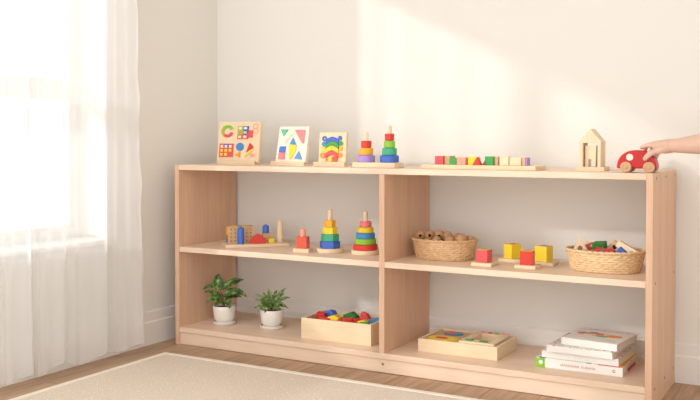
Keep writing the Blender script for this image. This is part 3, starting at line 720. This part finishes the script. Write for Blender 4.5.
# ---------------------------------------------------------------- plants
ZBS = ZB+.0001
def plant(name, label, loc, leaves, mat, stems, soil_label=None):
    o = thing(name, label, 'plant', loc, group='small potted plants on the bottom board')
    pot = obj('pot', lathe(bmesh.new(), [(0, .006), (.0265, .006), (.0300, .010), (.0345, .024), (.0375, .044), (.0382, .062), (.0372, .0632), (.0355, .062), (.0348, .050), (.0, .050)], seg=56), M['ceramic'], o, smooth=True, sharp=60)
    obj('saucer', lathe(bmesh.new(), [(0, 0), (.034, 0), (.0375, .003), (.0392, .0115), (.0378, .012), (.0355, .0055), (0, .005)], seg=56), M['ceramic'], o, smooth=True, sharp=60)
    obj('soil', lathe(bmesh.new(), [(0, .0502), (.0347, .0502), (.0346, .055), (.02, .0575), (0, .058)], seg=40), M['soil'], o, smooth=True)
    bm = bmesh.new()
    for (p0, p1, p2, wd) in leaves: leaf(bm, Vector(p0), Vector(p1), Vector(p2), wd*(.80 if mat == 'leaf' else .72))
    f = obj('foliage', bm, M[mat], o, smooth=True, sharp=180)
    so = f.modifiers.new('Solid', 'SOLIDIFY'); so.thickness = .0006
    bm = bmesh.new()
    for p in stems: limb(bm, p, 10)
    obj('stems', bm, M['stem'], o, smooth=True, sharp=180)
    return o
def leaf(bm, p0, p1, p2, wd, n=14, m=6):
    """blade along the quadratic curve p0 p1 p2, folded slightly at the midrib"""
    rows = []
    for i in range(n+1):
        t = i/n
        p = p0*(1-t)**2+p1*2*t*(1-t)+p2*t*t
        tg = ((p1-p0)*2*(1-t)+(p2-p1)*2*t).normalized()
        side = tg.cross(Vector((.42, -.55, .72)))
        # turn the blade a little towards the room so it shows its face
        side.normalize(); up = side.cross(tg).normalized()
        w = wd*.5*(math.sin(PI*min(1, t**.78))**.8 if 0 < t < 1 else 0)+.0003
        row = []
        for k in range(-m//2, m//2+1):
            s_ = k/(m/2)
            row.append(bm.verts.new(p+side*w*s_+up*(abs(s_)**1.3*w*.35+.0012*math.sin(t*14+s_*2)*abs(s_))))
        rows.append(row)
    for a_, b_ in zip(rows, rows[1:]):
        for k in range(len(a_)-1): bm.faces.new((a_[k], a_[k+1], b_[k+1], b_[k]))
c37, s37 = .794, .607
def scr(u, z, v=0): return (u*c37-v*s37, u*s37+v*c37, z)   # u across the view, v away into the bay
def P1(x, y, v=0): return scr((x-168)/2049, .063+(235-y)/2049, v)
L1 = [(P1(140, 132, 0), P1(112, 70, -.004), P1(130, 18, .012), .046),
      (P1(140, 128), P1(215, 70, -.004), P1(306, 60, .004), .034),
      (P1(140, 122, .008), P1(80, 80, .012), P1(20, 124, .004), .020),
      (P1(140, 182), P1(80, 120, -.004), P1(33, 138, -.010), .020),
      (P1(152, 205), P1(90, 160, -.012), P1(46, 204, -.022), .030),
      (P1(165, 176), P1(240, 105, -.006), P1(324, 178, -.010), .036),
      (P1(175, 200, .012), P1(230, 165, .018), P1(290, 186, .016), .026),
      (P1(168, 205, -.008), P1(190, 170, -.030), P1(205, 244, -.043), .034),
      (P1(160, 212, -.006), P1(125, 190, -.025), P1(108, 232, -.036), .026),
      (P1(165, 200, .012), P1(120, 150, .03), P1(70, 190, .034), .028),
      (P1(175, 190, .01), P1(200, 140, .03), P1(250, 160, .036), .028)]
S1 = [[scr(0, .056)+(.0014,), P1(x, y, v)+(.001,)] for x, y, v in ((140, 130, 0), (140, 182, 0), (165, 178, 0), (140, 124, .008), (152, 205, 0), (175, 200, .01))]
# tilt blades that face sideways toward the viewer
plant('potted_plant', 'broad leaved dark green plant in a white pot by the left side panel', (.116, .116, ZBS), L1, 'leaf', S1)
def P2(x, y, v=0): return scr((x-190)/2448, .063+(205-y)/2448, v)
L2 = []
rnd = random.Random(4)
for x, y, v, wd in ((60, 85, .004, .015), (50, 120, -.008, .014), (45, 190, -.012, .015), (120, 74, .012, .016), (165, 36, .004, .021), (307, 38, .01, .016), (346, 116, .004, .014), (326, 200, -.01, .015), (262, 204, -.035, .018), (215, 192, -.04, .018),
                    (80, 205, -.028, .017), (130, 216, -.036, .018), (232, 96, .016, .016), (285, 150, -.02, .016), (100, 150, -.024, .016), (240, 60, .03, .014), (150, 130, -.018, .016), (300, 90, .03, .015), (90, 110, .03, .014), (215, 140, -.014, .017), (175, 165, -.034, .017), (255, 175, -.03, .016)):
    tip = Vector(P2(x, y, v)); b0 = Vector(P2(190+(x-190)*.08, 188, v*.1))
    mid = (tip+b0)/2+Vector((0, 0, .012+.008*rnd.random())); L2.append((tuple(b0), tuple(mid), tuple(tip), wd*1.15))
S2_ = [[scr(0, .056)+(.0015,), P2(190+d, 180, v)+(.001,)] for d, v in ((-8, 0), (6, .004), (0, -.004), (10, -.004))]
plant('potted_plant', 'narrow leaved pale green plant in a white pot left of the block crate', (.297, .135, ZBS), L2, 'fern', S2_)

# ---------------------------------------------------------------- crate of coloured blocks
ca = R(2.6)
cr_ = thing('block_crate', 'open pale pine box of brightly coloured blocks on the bottom board, left bay', 'box', (.467, .050, ZBS), ca)
CW, CD, CH, ct = .2435, .152, .0655, .0085
obj('front_wall', B(0, CW, 0, ct, 0, CH), M['pineX'], cr_, bevel=.001); obj('back_wall', B(0, CW, CD-ct, CD, 0, CH), M['pineX'], cr_, bevel=.001)
obj('end_wall', B(0, ct, ct, CD-ct, 0, CH), M['pineY'], cr_, bevel=.001); obj('end_wall', B(CW-ct, CW, ct, CD-ct, 0, CH), M['pineY'], cr_, bevel=.001)
obj('crate_floor', B(ct, CW-ct, ct, CD-ct, 0, .006), M['pineX'], cr_)
g4 = 'coloured blocks in the open pine box'
def cp(x, y, z): # world to crate aligned
    return (x, y, z)
def cb(name, bm, m, label, loc, rot): return solo(name, bm, M[m], label, 'block', loc, rot, g4, bevel=.0012)
wedge = lambda a_, h_, d_: prism(bmesh.new(), [(-a_, -h_/2), (a_, -h_/2), (0, h_/2)], -d_, d_)
roofb = lambda a_, h_, d_: prism(bmesh.new(), [(-a_, -h_/2), (a_, -h_/2), (a_, 0), (a_*.3, h_/2), (-a_, h_*.35)], -d_, d_)
cb('red_block', B(-.014, .014, -.011, .011, -.012, .012), 'red', 'red block at the far left of the pine box', (.497, .122, .1205), (R(8), R(6), R(10)))
cb('red_block', B(-.016, .016, -.010, .010, -.009, .009), 'red', 'low red block against the front wall, second from the left', (.531, .086, .1165), (R(5), R(8), R(-8)))
cb('blue_block', roofb(.0165, .031, .013), 'blue', 'blue cut block at the back left of the pine box', (.518, .152, .1225), (R(-12), R(-10), R(-10)))
cb('yellow_wedge', roofb(.022, .024, .013), 'yellow', 'yellow slanted block near the left middle of the pine box', (.556, .105, .1205), (0, R(-10), R(8)))
cb('red_wedge', wedge(.020, .024, .011), 'coral', 'red wedge touching the yellow slanted block', (.583, .096, .1175), (R(6), R(8), R(-5)))
cb('green_block', roofb(.022, .032, .013), 'dgreen', 'green slanted block at the back middle of the pine box', (.592, .150, .1220), (R(-5), R(-14), R(0)))
cb('red_block', B(-.015, .015, -.011, .011, -.011, .011), 'red', 'red block in the centre front of the pine box', (.6130, .094, .1185), (R(8), R(-6), R(15)))
cb('red_block', roofb(.015, .024, .010), 'red', 'cut red block right of the centre front in the pine box', (.6380, .102, .1180), (R(5), R(-6), R(-15)))
cb('red_wedge', prism(bmesh.new(), [(-.017, -.018), (.023, -.018), (.023, -.012), (.006, .014), (-.012, .018)], -.010, .010), 'red', 'large red quarter block at the back right of the pine box', (.638, .158, .1230), (R(-8), R(3), 0))
cb('yellow_block', roofb(.018, .022, .010), 'yellow', 'yellow block by the front wall near the right end', (.6640, .100, .1175), (0, R(-4), R(0)))
cb('green_block', B(-.014, .014, -.008, .008, -.008, .008), 'green', 'small green block in the front right corner region of the pine box', (.678, .078, .1185), (0, R(-6), R(10)))
cb('blue_block', B(-.018, .018, -.009, .009, -.008, .008), 'sky', 'light blue bar at the right end of the pine box', (.685, .132, .1210), (0, R(-12), R(25)))
for i in range(7):
    for j in range(3):
        x, y = .467+.028+i*.0315, .050+.032+j*.043
        cb('toy_block', B(-.0135, .0135, -.0135, .0135, -.019, .019), ('red', 'yellow', 'green', 'blue', 'coral')[(i*3+j*2) % 5], 'coloured cube buried in the lower layer of the pine box', (x, y, .0655+.0192), (0, 0, ca+R((i*7+j*5) % 9-4)))

# ---------------------------------------------------------------- shallow tray with two inserts (right bay)
tb = thing('shallow_tray', 'shallow pale wooden tray holding two square puzzle inserts, right bay bottom', 'tray', (.860, .0755, ZBS), R(.6))
TW, TD, TH, tt = .2455, .172, .0385, .0085
obj('front_wall', B(0, TW, 0, tt, 0, TH), M['pineX'], tb, bevel=.001); obj('back_wall', B(0, TW, TD-tt, TD, 0, TH), M['pineX'], tb, bevel=.001)
obj('end_wall', B(0, tt, tt, TD-tt, 0, TH), M['pineY'], tb, bevel=.001); obj('end_wall', B(TW-tt, TW, tt, TD-tt, 0, TH), M['pineY'], tb, bevel=.001)
obj('tray_floor', B(tt, TW-tt, tt, TD-tt, 0, .006), M['pineX'], tb)
g5 = 'puzzle inserts inside the shallow tray'
pi_ = thing('disc_puzzle', 'flat tan puzzle insert with yellow and blue rimmed discs in the shallow tray', 'puzzle', (.8705, .0865, ZBS+.0062), R(.6), g5)
obj('puzzle_board', B(0, .1085, 0, .150, 0, .0280), M['beechX'], pi_, bevel=.0015)
def ovl(o, name, cx, cy, rx, ry, z, m, l, hgt=.002): lab(obj(name, lathe(bmesh.new(), [(0, z), (1, z), (1, z+hgt), (0, z+hgt)], (cx, cy, 0), 40, rx, ry), M[m], o), l)
ovl(pi_, 'disc', .052, .034, .047, .030, .0281, 'yellow', 'large yellow disc', .0035)
ovl(pi_, 'disc_centre', .047, .032, .019, .010, .0317, 'red', 'red oval centre', .0012)
ovl(pi_, 'disc', .052, .110, .030, .024, .0281, 'sky', 'blue grey disc', .0025)
ovl(pi_, 'disc_centre', .044, .108, .017, .017, .0307, 'rosy', 'rose red oval', .0010)
ovl(pi_, 'disc_centre', .070, .108, .009, .010, .0307, 'teal', 'dark teal spot', .0008)
fr = thing('frame_puzzle', 'raised square wooden frame insert with a hollow centre and green ovals', 'puzzle', (.9840, .0865, ZBS+.0062), R(.6), g5)
FW, FD, ft = .108, .150, .026
bm = bmesh.new(); box(bm, 0, FW, 0, ft+.012, 0, .0372); box(bm, 0, FW, FD-ft, FD, 0, .0372); box(bm, 0, ft*.9, ft+.012, FD-ft, 0, .0372); box(bm, FW-ft*.9, FW, ft+.012, FD-ft, 0, .0372)
obj('frame', bm, M['pineX'], fr, bevel=.0015); obj('frame_floor', B(ft*.9, FW-ft*.9, ft+.012, FD-ft, 0, .008), M['beechX'], fr)
for cx, cy in ((.025, .021), (.070, .018)): ovl(fr, 'green_oval', cx, cy, .014, .009, .0373, 'green', 'green oval piece')
for cx, m in ((.024, 'salmon'), (.046, 'coral'), (.068, 'lime'), (.088, 'salmon')): ovl(fr, 'small_oval', cx, FD-.012, .008, .006, .0373, m, m+' small oval piece')

# ---------------------------------------------------------------- books
def text_mesh(name, body, size, m, parent, loc, rot, thick=.0002, spacing=1.0):
    cu = bpy.data.curves.new(name, 'FONT'); cu.body = body; cu.size = size; cu.extrude = thick; cu.align_x = 'CENTER'; cu.align_y = 'CENTER'; cu.space_character = spacing
    o = bpy.data.objects.new(name, cu); C.objects.link(o); bpy.context.view_layer.update()
    me = bpy.data.meshes.new_from_object(o.evaluated_get(bpy.context.evaluated_depsgraph_get())); bpy.data.objects.remove(o)
    me.materials.clear(); me.materials.append(M[m])
    o = bpy.data.objects.new(name, me); C.objects.link(o); o.parent = parent; o.location = loc; o.rotation_euler = rot
    return o
def book(x, y, z, w, d, h, rot, mt, label):
    o = thing('picture_book', label, 'book', (x, y, z), R(rot), 'stack of picture books on the bottom board')
    c_ = .0018
    obj('pages', B(.002, w-.003, .003, d-.003, c_, h-c_), M['page'], o)
    obj('back_cover', B(0, w, 0, d, 0, c_), M['cover'], o, bevel=.0005)
    obj('front_cover', B(0, w, 0, d, h-c_, h), M[mt], o, bevel=.0005)
    obj('spine', B(0, w, -.0012, .0016, .0002, h-.0012), M['cover'], o, bevel=.0005)
    return o
b1 = book(1.2205, .0735, ZBS, .235, .190, .0262, 0, 'fleckA', 'largest book at the bottom of the stack, green corner and lettering on its spine')
lab(obj('spine_band', B(-.0008, .025, -.0018, -.0012, .0004, .0250), M['lime'], b1), 'green band on the spine')
lab(obj('band_emblem', prism(bmesh.new(), circ(.0135, .014, .0060, 10), -.0023, -.0018), M['cover'], b1), 'white emblem on the green band')
text_mesh('spine_lettering', 'aBANNAAIR AUBANA', .0098, 'text', b1, (.115, -.0013, .0125), (PI/2, 0, 0), .00025, 1.02)
obj('publisher_mark', fill_prism(circ(.212, .0130, .0042, 20), [circ(.2128, .0136, .0022, 14)], -.0016, -.0012), M['text'], b1)
lab(obj('cover_edge', B(.170, .2352, -.0013, -.0012+.0012, .0246, .0264), M['rosy'], b1), 'red strip along the cover edge')
lab(obj('cover_picture', B(.195, .2345, .004, .186, .0262, .0265), M['amber'], b1), 'orange yellow picture on the cover')
lab(obj('page_picture', B(.2350, .2355, .060, .150, .002, .010), M['red'], b1), 'red patch on the book edge')
b2_ = book(1.2345, .0790, ZBS+.0267, .210, .186, .0190, -1.4, 'fleckB', 'white book second from the bottom of the stack')
b3 = book(1.2510, .0700, ZBS+.0460, .180, .185, .0178, -2.5, 'fleckB', 'pastel covered book directly beneath the topmost book')
lab(obj('cover_corner', B(.001, .050, .120, .184, .0178, .0181), M['brown'], b3), 'brown picture at the rear corner of the cover')
b4 = book(1.2840, .0960, ZBS+.0643, .156, .168, .0195, -6.5, 'cover', 'topmost white book with a row of small fruit pictures on its cover')
zc = .0195
for cx, cy, rx, ry, m, l in ((.030, .105, .011, .011, 'rosy', 'red fruit picture'), (.037, .112, .006, .006, 'blue', 'blue berry picture'), (.052, .108, .012, .010, 'orange', 'orange fruit picture'), (.060, .122, .012, .007, 'blue', 'blue leaf picture'), (.080, .112, .012, .009, 'coral', 'coral fruit picture'), (.084, .093, .018, .008, 'amber', 'golden fruit picture'), (.094, .088, .014, .006, 'teal', 'teal leaf picture'), (.122, .104, .022, .014, 'orange', 'large orange fruit picture'), (.119, .108, .014, .009, 'brown', 'brown shading on the large fruit')):
    lab(obj('cover_art', lathe(bmesh.new(), [(0, zc), (1, zc), (1, zc+.0003+cx*.001), (0, zc+.0003+cx*.001)], (cx-.006, cy-.018, 0), 28, rx*1.1, ry*1.15), M[m], b4), l)
o = text_mesh('cover_title', 'ANBAMA AAIRNANA', .0125, 'text', b4, (.082, .148, zc+.0001), (0, 0, 0), .0002)
o = text_mesh('cover_subtitle', 'anbarra', .0085, 'text', b4, (.128, .030, zc+.0001), (0, 0, 0), .0002)

# ---------------------------------------------------------------- light
al = bpy.data.lights.new('fill_light', 'AREA'); al.shape = 'DISK'; al.size = .9; al.energy = 7; al.color = (1, .99, .97)  # unseen overhead fill, added to brighten board tops and floor
ao = bpy.data.objects.new('fill_light', al); C.objects.link(ao); ao.location = (.6, -1.7, 1.96)
sc = bpy.context.scene
w = bpy.data.worlds.new('sky'); sc.world = w; w.use_nodes = True
bg = w.node_tree.nodes['Background']; bg.inputs['Color'].default_value = (.995, .99, .995, 1)
N = w.node_tree.nodes; L = w.node_tree.links        # soft daylight
tc = N.new('ShaderNodeTexCoord'); vm = N.new('ShaderNodeVectorMath'); vm.operation = 'DOT_PRODUCT'
vm.inputs[1].default_value = Vector((-1, .15, .1)).normalized()
L.new(tc.outputs['Generated'], vm.inputs[0])
mr = N.new('ShaderNodeMapRange'); mr.interpolation_type = 'SMOOTHSTEP'
mr.inputs['From Min'].default_value = .2; mr.inputs['From Max'].default_value = .75; mr.inputs['To Min'].default_value = 1.6; mr.inputs['To Max'].default_value = .95
L.new(vm.outputs['Value'], mr.inputs['Value']); L.new(mr.outputs[0], bg.inputs['Strength'])
sd = Vector((.59, .5556, -.2856)).normalized()
sl = bpy.data.lights.new('sun', 'SUN'); sl.energy = 1.9; sl.angle = R(2.2); sl.color = (1, .99, .97)
so = bpy.data.objects.new('sun', sl); C.objects.link(so); so.rotation_euler = sd.to_track_quat('-Z', 'Y').to_euler(); so.location = (-3, -3, 3)

# ---------------------------------------------------------------- camera
cam = bpy.data.cameras.new('camera'); co = bpy.data.objects.new('camera', cam); C.objects.link(co)
yaw, pitch, f, sy = .516, .0237, 917.06, 40.0
co.location = (2.0148, -2.3673, .6879); co.rotation_euler = (PI/2-pitch, 0, yaw)
cam.sensor_fit = 'HORIZONTAL'; cam.sensor_width = 36; cam.lens = f/700*36; cam.shift_y = -sy/700
cam.clip_start = .05; cam.clip_end = 100
sc.camera = co
sc.view_settings.view_transform = 'Standard'; sc.view_settings.look = 'None'; sc.view_settings.gamma = 1; sc.view_settings.use_curve_mapping = False
sc.view_settings.exposure = 0.42
